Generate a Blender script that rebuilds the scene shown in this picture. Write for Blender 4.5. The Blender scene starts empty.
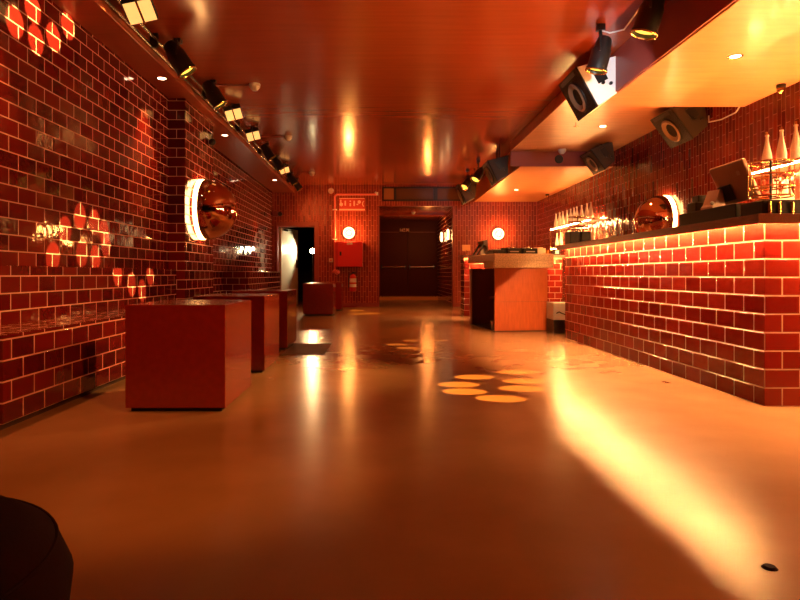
import bpy, bmesh, math, random
from mathutils import Vector, Matrix
random.seed(7)
sc = bpy.context.scene
COL = sc.collection
PI = math.pi
H, F, VX, VY = 0.775, 622.0, 379.0, 274.0      # eye height, focal length in pixels, vanishing point

# ------------------------------------------------------------------ materials
MATS = {}
def nmat(name):
    m = bpy.data.materials.new(name); m.use_nodes = True
    nt = m.node_tree
    return m, nt, nt.nodes['Principled BSDF']

def simple(name, col, rough=0.5, metal=0.0, bump=0.0, bscale=60, var=0.0, coat=0.0, stretch=None, trans=0.0):
    m, nt, b = nmat(name)
    b.inputs['Base Color'].default_value = (*col, 1)
    b.inputs['Roughness'].default_value = rough
    b.inputs['Metallic'].default_value = metal
    b.inputs['Coat Weight'].default_value = coat
    b.inputs['Coat Roughness'].default_value = 0.12
    b.inputs['Transmission Weight'].default_value = trans
    if bump or var:
        tc = nt.nodes.new('ShaderNodeTexCoord'); mp = nt.nodes.new('ShaderNodeMapping')
        if stretch: mp.inputs['Scale'].default_value = stretch
        no = nt.nodes.new('ShaderNodeTexNoise'); no.inputs['Scale'].default_value = bscale
        no.inputs['Detail'].default_value = 6
        nt.links.new(tc.outputs['Object'], mp.inputs['Vector']); nt.links.new(mp.outputs[0], no.inputs['Vector'])
        if bump:
            bp = nt.nodes.new('ShaderNodeBump'); bp.inputs['Strength'].default_value = bump
            bp.inputs['Distance'].default_value = 0.01
            nt.links.new(no.outputs['Fac'], bp.inputs['Height']); nt.links.new(bp.outputs[0], b.inputs['Normal'])
        if var:
            cr = nt.nodes.new('ShaderNodeValToRGB')
            cr.color_ramp.elements[0].position = 0.3; cr.color_ramp.elements[1].position = 0.7
            cr.color_ramp.elements[0].color = (*[c*(1-var) for c in col], 1)
            cr.color_ramp.elements[1].color = (*[min(1, c*(1+var)) for c in col], 1)
            nt.links.new(no.outputs['Fac'], cr.inputs[0]); nt.links.new(cr.outputs[0], b.inputs['Base Color'])
    return m

def emit(name, col, strength):
    m, nt, b = nmat(name)
    b.inputs['Base Color'].default_value = (*col, 1)
    b.inputs['Emission Color'].default_value = (*col, 1)
    b.inputs['Emission Strength'].default_value = strength
    return m

def tile(name, c1, c2, grout, w, h, ox=0.0, oy=0.0, vertical=False, rough=0.1, tilt=0.05, mortar=0.0045, wob=0.12):
    m, nt, b = nmat(name); N, L = nt.nodes, nt.links
    uv = N.new('ShaderNodeUVMap'); mp = N.new('ShaderNodeMapping')
    mp.inputs['Location'].default_value = (ox, oy, 0)
    if vertical: mp.inputs['Rotation'].default_value = (0, 0, PI/2)
    L.new(uv.outputs[0], mp.inputs['Vector'])
    br = N.new('ShaderNodeTexBrick')
    br.inputs['Color1'].default_value = (0, 0, 0, 1); br.inputs['Color2'].default_value = (1, 1, 1, 1)
    br.inputs['Mortar'].default_value = (0.5, 0.5, 0.5, 1)
    br.inputs['Scale'].default_value = 1; br.inputs['Mortar Size'].default_value = mortar
    br.inputs['Mortar Smooth'].default_value = 0.25
    br.inputs['Brick Width'].default_value = w; br.inputs['Row Height'].default_value = h
    L.new(mp.outputs[0], br.inputs['Vector'])
    mix = N.new('ShaderNodeMix'); mix.data_type = 'RGBA'
    mix.inputs['A'].default_value = (*c1, 1); mix.inputs['B'].default_value = (*c2, 1)
    L.new(br.outputs['Color'], mix.inputs['Factor'])
    mg = N.new('ShaderNodeMix'); mg.data_type = 'RGBA'; mg.inputs['B'].default_value = (*grout, 1)
    L.new(br.outputs['Fac'], mg.inputs['Factor']); L.new(mix.outputs['Result'], mg.inputs['A'])
    L.new(mg.outputs['Result'], b.inputs['Base Color'])
    mr = N.new('ShaderNodeMapRange'); mr.inputs['To Min'].default_value = rough; mr.inputs['To Max'].default_value = 0.6
    L.new(br.outputs['Fac'], mr.inputs['Value']); L.new(mr.outputs[0], b.inputs['Roughness'])
    # every tile sits a little askew
    wn = N.new('ShaderNodeTexWhiteNoise'); wn.noise_dimensions = '1D'
    L.new(br.outputs['Color'], wn.inputs['W'])
    sb = N.new('ShaderNodeVectorMath'); sb.operation = 'SUBTRACT'; sb.inputs[1].default_value = (.5, .5, .5)
    L.new(wn.outputs['Color'], sb.inputs[0])
    sl = N.new('ShaderNodeVectorMath'); sl.operation = 'SCALE'; sl.inputs['Scale'].default_value = tilt
    L.new(sb.outputs[0], sl.inputs[0])
    ge = N.new('ShaderNodeNewGeometry')
    ad = N.new('ShaderNodeVectorMath'); ad.operation = 'ADD'
    L.new(ge.outputs['Normal'], ad.inputs[0]); L.new(sl.outputs[0], ad.inputs[1])
    nm = N.new('ShaderNodeVectorMath'); nm.operation = 'NORMALIZE'; L.new(ad.outputs[0], nm.inputs[0])
    no = N.new('ShaderNodeTexNoise'); no.inputs['Scale'].default_value = 14; no.inputs['Detail'].default_value = 2
    L.new(uv.outputs[0], no.inputs['Vector'])
    b1 = N.new('ShaderNodeBump'); b1.inputs['Strength'].default_value = wob; b1.inputs['Distance'].default_value = 0.01
    L.new(no.outputs['Fac'], b1.inputs['Height']); L.new(nm.outputs[0], b1.inputs['Normal'])
    b2 = N.new('ShaderNodeBump'); b2.invert = True; b2.inputs['Strength'].default_value = 0.7; b2.inputs['Distance'].default_value = 0.005
    L.new(br.outputs['Fac'], b2.inputs['Height']); L.new(b1.outputs[0], b2.inputs['Normal'])
    L.new(b2.outputs[0], b.inputs['Normal'])
    b.inputs['Specular IOR Level'].default_value = 0.45
    return m

def floor_layer():
    m, nt, b = nmat('polished_concrete'); N, L = nt.nodes, nt.links
    tc = N.new('ShaderNodeTexCoord')
    n1 = N.new('ShaderNodeTexNoise'); n1.inputs['Scale'].default_value = 1.6; n1.inputs['Detail'].default_value = 6
    n2 = N.new('ShaderNodeTexNoise'); n2.inputs['Scale'].default_value = 22; n2.inputs['Detail'].default_value = 3
    n3 = N.new('ShaderNodeTexNoise'); n3.inputs['Scale'].default_value = 5; n3.inputs['Detail'].default_value = 4
    n3.inputs['Distortion'].default_value = 0.3
    for n in (n1, n2, n3): L.new(tc.outputs['Object'], n.inputs['Vector'])
    c1 = N.new('ShaderNodeValToRGB'); c1.color_ramp.elements[0].position = 0.3; c1.color_ramp.elements[1].position = 0.75
    c1.color_ramp.elements[0].color = (0.23, 0.135, 0.075, 1); c1.color_ramp.elements[1].color = (0.31, 0.185, 0.105, 1)
    L.new(n1.outputs['Fac'], c1.inputs[0])
    c2 = N.new('ShaderNodeValToRGB'); c2.color_ramp.elements[0].position = 0.35; c2.color_ramp.elements[1].position = 0.65
    c2.color_ramp.elements[0].color = (0.97, 0.97, 0.97, 1); c2.color_ramp.elements[1].color = (1.02, 1.02, 1.02, 1)
    L.new(n2.outputs['Fac'], c2.inputs[0])
    mx = N.new('ShaderNodeMix'); mx.data_type = 'RGBA'; mx.blend_type = 'MULTIPLY'; mx.inputs['Factor'].default_value = 1
    L.new(c1.outputs[0], mx.inputs['A']); L.new(c2.outputs[0], mx.inputs['B'])
    L.new(c1.outputs[0], b.inputs['Base Color'])
    mr = N.new('ShaderNodeMapRange'); mr.inputs['To Min'].default_value = 0.15; mr.inputs['To Max'].default_value = 0.30
    L.new(n3.outputs['Fac'], mr.inputs['Value']); L.new(mr.outputs[0], b.inputs['Roughness'])
    bp = N.new('ShaderNodeBump'); bp.inputs['Strength'].default_value = 0.035; bp.inputs['Distance'].default_value = 0.02
    L.new(n3.outputs['Fac'], bp.inputs['Height'])
    L.new(bp.outputs[0], b.inputs['Normal'])
    b.inputs['Specular IOR Level'].default_value = 0.22
    return m

RED1, RED2 = (0.07, 0.004, 0.004), (0.14, 0.009, 0.007)
GROUT = (0.62, 0.34, 0.26)
M = dict(
    floor=floor_layer(),
    wall_tile=tile('wall_tile', RED1, RED2, GROUT, .206, .103, .05, .01, rough=.07),
    bench_tile=tile('bench_tile', RED1, RED2, GROUT, .206, .104, .03, -.035+.104, rough=.07),
    bar_tile=tile('bar_tile', (0.20, 0.013, 0.009), (0.30, 0.026, 0.016), (0.60, 0.32, 0.2), .208, .108, -3.64+.104, 0, rough=.12, tilt=.035),
    kit_tile=tile('upright_tile', (0.10, 0.008, 0.005), (0.22, 0.022, 0.012), (0.30, 0.08, 0.045), .24, .062, vertical=True, rough=.15, tilt=.12, mortar=.004),
    back_tile=tile('back_upright_tile', (0.15, 0.011, 0.007), (0.26, 0.024, 0.013), (0.42, 0.12, 0.06), .24, .062, vertical=True, rough=.36, tilt=.08, mortar=.007),
    ceiling=simple('lacquered_ply', (0.36, 0.062, 0.018), .22, bump=.10, bscale=3, var=.08, coat=.3, stretch=(.35, 5, 5)),
    soffit=simple('pale_ply', (0.58, 0.235, 0.095), .35, bump=.04, bscale=4, var=.12, coat=.15, stretch=(.6, 4, 4)),
    raft=simple('red_brown_ply', (0.34, 0.065, 0.028), .3, bump=.04, bscale=4, var=.1, coat=.2, stretch=(.6, 4, 4)),
    box=simple('red_lacquer', (0.20, 0.014, 0.009), .22, bump=.03, bscale=25, var=.10, coat=.9),
    box_base=simple('box_base_black', (0.02, 0.008, 0.006), .7),
    plinth=simple('plinth_dark', (0.04, 0.015, 0.01), .8),
    wood=simple('dark_counter_wood', (0.16, 0.055, 0.025), .3, bump=.05, bscale=20, var=.25, stretch=(8, .6, 8)),
    booth=simple('booth_ply', (0.38, 0.085, 0.025), .35, bump=.05, bscale=10, var=.15, stretch=(4, 4, .6)),
    stone=simple('speckled_stone', (0.62, 0.48, 0.34), .35, bump=.08, bscale=55, var=.30),
    beige=simple('beige_board', (0.45, 0.30, 0.18), .5, bump=.02),
    black=simple('black_metal', (0.006, 0.0055, 0.0055), .35, bump=.02),
    blackplastic=simple('black_plastic', (0.006, 0.005, 0.005), .45, bump=.03, bscale=120),
    gold=simple('gold_metal', (0.75, 0.45, 0.15), .25, 1.0, bump=.01),
    grille=simple('speaker_grille', (0.012, 0.009, 0.007), .5, bump=.4, bscale=400),
    cone=simple('speaker_cone', (0.22, 0.13, 0.07), .45, bump=.03),
    cab=simple('cabinet_brown', (0.04, 0.024, 0.015), .45, bump=.05, bscale=150),
    cabwhite=simple('cabinet_white', (0.80, 0.80, 0.79), .4, bump=.02, bscale=150),
    copper=simple('copper_mirror', (0.86, 0.55, 0.42), .04, 1.0, bump=.004, bscale=3),
    steel=simple('steel', (0.6, 0.58, 0.55), .25, 1.0, bump=.01),
    redpaint=simple('red_paint', (0.55, 0.02, 0.025), .35, bump=.02),
    redpaint2=simple('red_paint_side', (0.42, 0.015, 0.02), .35, bump=.02),
    pink=simple('pipe_paint', (0.70, 0.16, 0.14), .35, bump=.02),
    white=simple('white_plastic', (0.75, 0.72, 0.68), .4, bump=.01),
    cream=simple('cream_door', (0.78, 0.74, 0.58), .35, bump=.02),
    signred=simple('sign_red', (0.6, 0.06, 0.045), .4, bump=.01),
    signpale=simple('sign_pale', (0.90, 0.62, 0.50), .4, bump=.01),
    signgrey=simple('sign_grey', (0.42, 0.34, 0.28), .5, bump=.01),
    doordark=simple('dark_door_paint', (0.075, 0.014, 0.007), .45, bump=.04, bscale=30, var=.2),
    frame=simple('frame_red', (0.24, 0.045, 0.035), .4, bump=.03),
    darkroom=simple('dark_room_paint', (0.012, 0.013, 0.010), .8, bump=.05),
    mat=simple('floor_dark_sheet', (0.10, 0.055, 0.035), .75, bump=.3, bscale=200),  # thin dark rectangle on the floor
    brass_step=simple('worn_yellow_strip', (0.75, 0.42, 0.16), .4, bump=.04),
    paneamber=simple('amber_pane', (0.34, 0.15, 0.06), .3, bump=.02),
    panedark=simple('dark_pane', (0.12, 0.05, 0.025), .25, bump=.02),
    glass=simple('frosted_glass', (0.95, 0.90, 0.80), .2, trans=.3, bump=.02),
    clear=simple('clear_glass', (0.95, 0.92, 0.86), .05, trans=.85, bump=.005),
    shelf=simple('shelf_wood', (0.22, 0.08, 0.04), .4, bump=.03),
    pos=simple('pos_casing', (0.34, 0.22, 0.17), .35, bump=.01),
    dark_round=simple('dark_round_matte', (0.014, 0.004, 0.003), .9, bump=.08, bscale=180),
    orangeglass=simple('orange_glass', (0.85, 0.30, 0.05), .12, trans=.5, bump=.01),
    paper=simple('paper_card', (0.75, 0.45, 0.25), .6, bump=.01),
    led=emit('led_strip', (1.0, 0.42, 0.13), 2000),
    ledshelf=emit('shelf_led', (1.0, 0.45, 0.13), 330),
    ring=emit('ring_led', (1.0, 0.48, 0.15), 26),
    bulb=emit('sconce_bulb', (1.0, 0.66, 0.28), 5),
    bulbcap=emit('sconce_centre', (1.0, 0.60, 0.22), 2.2),
    flood=emit('flood_face', (1.0, 0.60, 0.17), 1.0),
    lens=emit('can_lens', (1.0, 0.62, 0.08), 2.0),
    down=emit('downlight_face', (1.0, 0.70, 0.42), 12),
    work=emit('work_lamp_face', (1.0, 0.80, 0.42), 60),
)

def milky(name):
    m, nt, b = nmat(name); N, L = nt.nodes, nt.links
    b.inputs['Base Color'].default_value = (.95, .9, .8, 1); b.inputs['Roughness'].default_value = .2
    tr = N.new('ShaderNodeBsdfTranslucent'); tr.inputs['Color'].default_value = (.98, .92, .8, 1)
    no = N.new('ShaderNodeTexNoise'); no.inputs['Scale'].default_value = 8
    mr = N.new('ShaderNodeMapRange'); mr.inputs['To Min'].default_value = .55; mr.inputs['To Max'].default_value = .7
    L.new(no.outputs['Fac'], mr.inputs['Value'])
    mx = N.new('ShaderNodeMixShader'); L.new(mr.outputs[0], mx.inputs[0])
    L.new(b.outputs[0], mx.inputs[1]); L.new(tr.outputs[0], mx.inputs[2])
    L.new(mx.outputs[0], N['Material Output'].inputs['Surface'])
    return m
M['glass'] = milky('milky_glass')
for k_, v_ in (('dark_round', .08), ('doordark', .12), ('blackplastic', .25), ('darkroom', .1), ('cab', .3), ('grille', .25)):
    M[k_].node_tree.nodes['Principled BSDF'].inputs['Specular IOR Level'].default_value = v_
# ------------------------------------------------------------------ mesh helpers
class MB:
    def __init__(s): s.bm = bmesh.new()
    def box(s, x0, x1, y0, y1, z0, z1, bev=0.0):
        b2 = bmesh.new()
        r = bmesh.ops.create_cube(b2, size=1)
        for v in b2.verts:
            v.co = Vector(((x0+x1)/2 + v.co.x*(x1-x0), (y0+y1)/2 + v.co.y*(y1-y0), (z0+z1)/2 + v.co.z*(z1-z0)))
        if bev:
            bmesh.ops.bevel(b2, geom=b2.edges[:], offset=bev, segments=2, affect='EDGES', profile=.5)
        s._merge(b2); return s
    def _merge(s, b2, mat=None):
        if mat is not None: b2.transform(mat)
        me = bpy.data.meshes.new('t'); b2.to_mesh(me); b2.free()
        s.bm.from_mesh(me); bpy.data.meshes.remove(me)
    def cyl(s, p, q, r, r2=None, seg=20, caps=True):
        p, q = Vector(p), Vector(q); d = q-p
        b2 = bmesh.new()
        bmesh.ops.create_cone(b2, cap_ends=caps, segments=seg, radius1=r, radius2=r if r2 is None else r2, depth=d.length)
        rot = d.to_track_quat('Z', 'Y').to_matrix().to_4x4()
        s._merge(b2, Matrix.Translation((p+q)/2) @ rot); return s
    def tube(s, pts, r, seg=10):
        for a, b in zip(pts, pts[1:]): s.cyl(a, b, r, seg=seg)
        for a in pts[1:-1]: s.ball(a, r*1.0, seg=seg)
        return s
    def ball(s, c, r, scale=(1, 1, 1), seg=16):
        b2 = bmesh.new(); bmesh.ops.create_uvsphere(b2, u_segments=seg, v_segments=max(6, seg//2), radius=r)
        s._merge(b2, Matrix.Translation(c) @ Matrix.Diagonal((*scale, 1))); return s
    def lathe(s, prof, c=(0, 0, 0), axis=(0, 0, 1), seg=32):
        """prof: list of (radius, height) turned about axis through c"""
        b2 = bmesh.new(); rings = []
        for r, h in prof:
            if r < 1e-6: rings.append([b2.verts.new((0, 0, h))])
            else: rings.append([b2.verts.new((r*math.cos(2*PI*k/seg), r*math.sin(2*PI*k/seg), h)) for k in range(seg)])
        for a, b in zip(rings, rings[1:]):
            for k in range(seg):
                k2 = (k+1) % seg
                if len(a) == 1 and len(b) == 1: continue
                if len(a) == 1: b2.faces.new((a[0], b[k2], b[k]))
                elif len(b) == 1: b2.faces.new((a[k], a[k2], b[0]))
                else: b2.faces.new((a[k], a[k2], b[k2], b[k]))
        bmesh.ops.recalc_face_normals(b2, faces=b2.faces[:])
        rot = Vector(axis).to_track_quat('Z', 'Y').to_matrix().to_4x4()
        s._merge(b2, Matrix.Translation(c) @ rot); return s
    def torus(s, c, R, r, axis=(0, 0, 1), seg=40, sub=8):
        pr = []
        b2 = bmesh.new(); rings = []
        for i in range(seg):
            a = 2*PI*i/seg
            rings.append([b2.verts.new(((R+r*math.cos(2*PI*j/sub))*math.cos(a), (R+r*math.cos(2*PI*j/sub))*math.sin(a), r*math.sin(2*PI*j/sub))) for j in range(sub)])
        for i in range(seg):
            for j in range(sub):
                b2.faces.new((rings[i][j], rings[(i+1) % seg][j], rings[(i+1) % seg][(j+1) % sub], rings[i][(j+1) % sub]))
        bmesh.ops.recalc_face_normals(b2, faces=b2.faces[:])
        rot = Vector(axis).to_track_quat('Z', 'Y').to_matrix().to_4x4()
        s._merge(b2, Matrix.Translation(c) @ rot); return s
    def prism(s, poly, axis, a, b):
        """poly in the two other axes (order x,z for axis 'y'; x,y for 'z'; y,z for 'x') extruded from a to b"""
        def P(u, v, w):
            return {'y': (u, w, v), 'z': (u, v, w), 'x': (w, u, v)}[axis]
        b2 = bmesh.new()
        A = [b2.verts.new(P(u, v, a)) for u, v in poly]; B = [b2.verts.new(P(u, v, b)) for u, v in poly]
        n = len(poly)
        b2.faces.new(A); b2.faces.new(B)
        for k in range(n): b2.faces.new((A[k], A[(k+1) % n], B[(k+1) % n], B[k]))
        bmesh.ops.recalc_face_normals(b2, faces=b2.faces[:])
        s._merge(b2); return s
    def build(s, name, mat, parent=None, smooth=False, bevel=0.0):
        me = bpy.data.meshes.new(name)
        bm = s.bm
        uvl = bm.loops.layers.uv.new('UVMap')
        for f in bm.faces:
            n = f.normal; ax = max(range(3), key=lambda i: abs(n[i]))
            for l in f.loops:
                c = l.vert.co
                l[uvl].uv = (c.y, c.z) if ax == 0 else ((c.x, c.z) if ax == 1 else (c.x, c.y))
            if smooth: f.smooth = True
        bm.to_mesh(me); bm.free()
        me.materials.append(M[mat] if isinstance(mat, str) else mat)
        o = bpy.data.objects.new(name, me); COL.objects.link(o)
        if parent is not None: o.parent = parent
        if smooth:
            try: me.set_sharp_from_angle(angle=math.radians(38))
            except Exception: pass
        if bevel:
            b = o.modifiers.new('bevel', 'BEVEL'); b.width = bevel; b.segments = 2; b.limit_method = 'ANGLE'
        return o

def tag(o, label, cat, group=None):
    o['label'] = label; o['category'] = cat
    if group: o['group'] = group
    return o
def thing(name, label, cat, loc=(0, 0, 0), rot=(0, 0, 0), group=None):
    o = bpy.data.objects.new(name, None); COL.objects.link(o); o.empty_display_size = .05
    o.location = loc; o.rotation_euler = rot
    return tag(o, label, cat, group)
def struct(name, mb, mat, parent=None, **k):
    o = mb.build(name, mat, parent, **k)
    if parent is None: o['kind'] = 'structure'
    return o
def dup(root, loc, rot=None, label=None, scale=None):
    r = root.copy(); COL.objects.link(r); r.location = loc
    if rot is not None: r.rotation_euler = rot
    if label: r['label'] = label
    if scale: r.scale = scale
    for ch in list(root.children):
        c = ch.copy(); COL.objects.link(c); c.parent = r
        for g in list(ch.children):
            d = g.copy(); COL.objects.link(d); d.parent = c
    return r
def at(px, py, Y):
    return ((px-VX)/F*Y, Y, H-(py-VY)/F*Y)
def point(name, loc, power, col, r=.05):
    l = bpy.data.lights.new(name, 'POINT'); l.energy = power; l.color = col; l.shadow_soft_size = r
    o = bpy.data.objects.new(name, l); COL.objects.link(o); o.location = loc; return o
def spot(name, loc, target, power, col, ang, blend=.1, r=.02):
    l = bpy.data.lights.new(name, 'SPOT'); l.energy = power; l.color = col
    l.spot_size = ang; l.spot_blend = blend; l.shadow_soft_size = r
    o = bpy.data.objects.new(name, l); COL.objects.link(o); o.location = loc
    o.rotation_euler = (Vector(target)-Vector(loc)).to_track_quat('-Z', 'Y').to_euler(); return o
def area(name, loc, target, power, col, sx, sy, spread=PI):
    l = bpy.data.lights.new(name, 'AREA'); l.energy = power; l.color = col
    l.shape = 'RECTANGLE'; l.size = sx; l.size_y = sy; l.spread = spread
    o = bpy.data.objects.new(name, l); COL.objects.link(o); o.location = loc
    o.rotation_euler = (Vector(target)-Vector(loc)).to_track_quat('-Z', 'Y').to_euler(); return o

# ------------------------------------------------------------------ setting
CZ = 2.87; YB = 14.7; YN = -3.0
struct('floor', MB().box(-3.2, 4.2, YN-.2, 19.0, -.12, 0), 'floor')
struct('ceiling', MB().box(-3.0, 4.0, YN-.2, YB+.15, CZ, CZ+.12), 'ceiling')
wl = MB()
wl.box(-2.75, -2.3, YN, 6.8, 0, CZ); wl.box(-2.75, -2.12, 6.8, 7.95, 0, CZ); wl.box(-2.75, -2.53, 7.95, YB, 0, CZ)
struct('wall_left', wl, 'wall_tile')
struct('wall_right', MB().box(3.73, 3.93, YN, YB, 0, CZ), 'kit_tile')
struct('wall_front', MB().box(-2.75, 3.93, YN-.2, YN, 0, CZ), 'darkroom')
DX0, DX1, DZ = -2.41, -1.51, 1.91            # left doorway
CX0, CX1, CZZ = 0.0, 1.75, 2.38              # corridor
wb = MB()
wb.box(-2.75, DX0, YB, YB+.15, 0, CZ); wb.box(DX0, DX1, YB, YB+.15, DZ, CZ)
wb.box(DX1, CX0, YB, YB+.15, 0, CZ); wb.box(CX0, CX1, YB, YB+.15, CZZ, CZ); wb.box(CX1, 3.93, YB, YB+.15, 0, CZ)
struct('wall_back', wb, 'back_tile')
struct('wall_corridor_left', MB().box(CX0-.12, CX0, YB+.15, 18.6, 0, CZZ+.1), 'wall_tile')
struct('wall_corridor_right', MB().box(CX1, CX1+.12, YB+.15, 18.6, 0, CZZ+.1), 'wall_tile')
struct('wall_corridor_end', MB().box(CX0-.12, CX1+.12, 18.66, 18.8, 0, CZZ+.1), 'doordark')
struct('ceiling_corridor', MB().box(CX0, CX1, YB+.15, 18.66, CZZ, CZZ+.1).box(CX0, CX1, 16.3, 16.55, CZZ-.07, CZZ), 'ceiling')
wd = MB(); wd.box(-3.3, -3.15, YB+.15, 18.3, 0, 2.6).box(-3.15, CX0-.12, 18.15, 18.3, 0, 2.6).box(-3.15, CX0-.12, YB+.15, 18.15, 2.5, 2.6).box(-3.15, -2.76, YB, YB+.15, 0, 2.6)
struct('wall_dark_room', wd, 'darkroom')
# doorway casing
fr = MB(); t = .09
fr.box(DX0-.02, DX0+.02, YB-.03, YB+.17, 0, DZ-.001); fr.box(DX1, DX1+t, YB-.03, YB-.002, 0, DZ); fr.box(DX1-.02, DX1, YB-.002, YB+.17, 0, DZ)
fr.box(DX0-.02, DX1+t, YB-.03, YB-.002, DZ, DZ+t); fr.box(DX0, DX1, YB-.002, YB+.17, DZ-.02, DZ)
struct('trim_1', fr, 'frame')
# lowered ceiling panels
struct('trim_2', MB().box(-2.5, -2.0, YN, YB, 2.695, CZ-.002, .004), 'raft')
struct('trim_3', MB().box(2.245, 3.73, YN, 6.35, 2.481, CZ-.002, .004), 'soffit')
struct('trim_4', MB().box(2.09, 3.73, 6.352, 9.9, 2.725, CZ-.002, .004), 'soffit')
struct('trim_5', MB().box(2.245, 3.73, 9.902, YB, 2.481, CZ-.002, .004), 'soffit')
struct('trim_6', MB().box(2.225, 2.243, YN, 6.35, 2.49, CZ-.004).box(2.09, 3.72, 9.88, 9.90, 2.49, 2.722), 'frame')
struct('baseboard_back', MB().box(DX1+.1, CX0-.02, YB-.02, YB-.002, 0, .09).box(CX1+.02, 3.7, YB-.02, YB-.002, 0, .09), 'frame')
struct('trim_7', MB().box(CX0-.03, CX0+.01, YB-.025, YB+.16, 0, CZZ).box(CX1-.01, CX1+.03, YB-.025, YB+.16, 0, CZZ), 'frame')

# doors
def panic_door(name, x0, x1):
    d = struct(name, MB().box(x0, x1, 18.60, 18.655, .1, 2.33, .004), 'doordark')
    MB().box(x0+.04, x0+.08, 18.53, 18.60, .93, 1.05).box(x1-.08, x1-.04, 18.53, 18.60, .93, 1.05).build('bar_bracket', 'black', d)
    MB().cyl((x0+.06, 18.55, .985), (x1-.06, 18.55, .985), .022).build('push_bar', 'steel', d, smooth=True)
    MB().box(x0+.02, x1-.02, 18.595, 18.6, 2.02, 2.035).build('door_seam', 'frame', d)
    return d
panic_door('door_1', .02, .855); panic_door('door_2', .865, 1.71)
d3 = struct('door_3', MB().box(0, .90, -.022, .022, .01, DZ-.03, .004), 'cream')
d3.location = (DX0+.05, YB+.17, 0); d3.rotation_euler = (0, 0, math.radians(71))
MB().box(.80, .86, -.035, -.022, .93, 1.12).cyl((.83, -.035, 1.04), (.83, -.075, 1.04), .011).cyl((.83, -.07, 1.04), (.71, -.07, 1.04), .010).build('door_handle', 'black', d3)
MB().box(.05, .30, -.06, -.022, DZ-.10, DZ-.05).cyl((.28, -.05, DZ-.07), (.42, -.12, DZ-.07), .01).build('door_closer', 'steel', d3)
MB().box(0, .012, -.027, .027, .01, DZ-.03).build('door_edge', 'cream', d3)

# ------------------------------------------------------------------ left side
b = thing('tiled_bench', 'long built-in bench of red glazed tiles along the left wall in front of the camera', 'bench', (-2.3, 3.05, 0))
MB().box(.085, .455, 0, 3.745, .035, .474, .003).build('seat_block', 'bench_tile', b)
MB().box(.002, .085, -6.0, 3.745, .036, .826, .003).build('tiled_backrest', 'bench_tile', b)
MB().box(.01, .425, .02, 3.74, 0.0, .035).build('plinth', 'plinth', b)
l = thing('tiled_ledge', 'waist-high red tiled ledge along the far left wall by the white door', 'ledge', (-2.53, 10.1, 0))
MB().box(.003, .403, 0, 3.3, .0, .80, .003).build('ledge_block', 'wall_tile', l)
MB().box(.003, .409, -.006, 3.3, .80, .826, .003).build('ledge_top', 'wall_tile', l)

G = 'red lacquered box tables along the left wall'
bx = thing('box_table', 'nearest and largest of the dark red box tables in front of the tiled bench', 'table', (-1.144, 3.845, 0), group=G)
MB().box(-.281, .281, -.355, .355, .022, .602, .004).build('box_body', 'box', bx)
MB().box(-.255, .255, -.33, .33, 0, .022).build('recessed_base', 'box_base', bx)
for (x, y, lab) in ((-1.176, 5.22, 'second red box table from the camera, directly behind the nearest one'),
                    (-1.215, 6.69, 'third red box table from the camera, beside the dark rectangle on the floor'),
                    (-1.139, 11.96, 'red box table standing near the open white door, before the back wall'),
                    (-1.075, 13.55, 'furthest red box table, mostly hidden, under the red hose cabinet')):
    dup(bx, (x, y, 0), label=lab)

# lamps shaped as mirrored domes
def dome(name, label, loc, ax, r):
    t = thing(name, label, 'lamp', loc, group='copper dome wall lamps')
    s = 1 if ax > 0 else -1
    prof = [(r, 0)] + [(r*math.cos(a), r*1.0*math.sin(a)) for a in [PI/2*k/16 for k in range(1, 16)]] + [(0, r)]
    MB().lathe(prof, (s*.085, 0, 0), (s, 0, 0), 64).build('mirror_dome', 'copper', t, smooth=True)
    MB().lathe([(0, 0), (r*.99, 0), (r*.99, .012), (0, .012)], (s*.075, 0, 0), (s, 0, 0), 64).build('back_plate', 'black', t)
    MB().lathe([(r*.93, .0), (r*1.0, .0), (r*1.0, .04), (r*.93, .04), (r*.93, .0)], (s*.020, 0, 0), (s, 0, 0), 64).build('ring_light', 'ring', t)
    MB().cyl((0, 0, 0), (s*.075, 0, 0), .08).build('stem', 'black', t)
    return t
dome('dome_lamp', 'copper mirrored dome lamp with glowing ring on the left tiled pillar', (-2.12, 7.35, 1.535), 1, .355)
dome('dome_lamp', 'copper mirrored dome lamp on the right wall behind the bar', (3.73, 8.05, 1.47), -1, .32)

ws = thing('wall_sensor', 'small black sensor on the left wall above the glowing dome lamp', 'sensor', (-2.12, 7.75, 2.42))
MB().ball((.04, 0, 0), .045).build('sensor_head', 'blackplastic', ws, smooth=True)
MB().cyl((0, 0, 0), (.04, 0, 0), .025).build('sensor_mount', 'white', ws)

# lighting rail and fixtures, left
rl = thing('lighting_rail', 'twin steel lighting rail along the left ceiling edge', 'rail', (-1.98, 1.0, 2.79))
MB().cyl((0, 0, -.03), (0, 12.9, -.03), .014, seg=10).build('rail_tube', 'steel', rl, smooth=True)
MB().cyl((.045, 0, .02), (.045, 12.9, .02), .014, seg=10).build('rail_tube', 'steel', rl, smooth=True)
for k in range(8):
    MB().box(-.01, .055, 1.2+k*1.6, 1.23+k*1.6, -.045, .08).build('hanger', 'black', rl)

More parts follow.
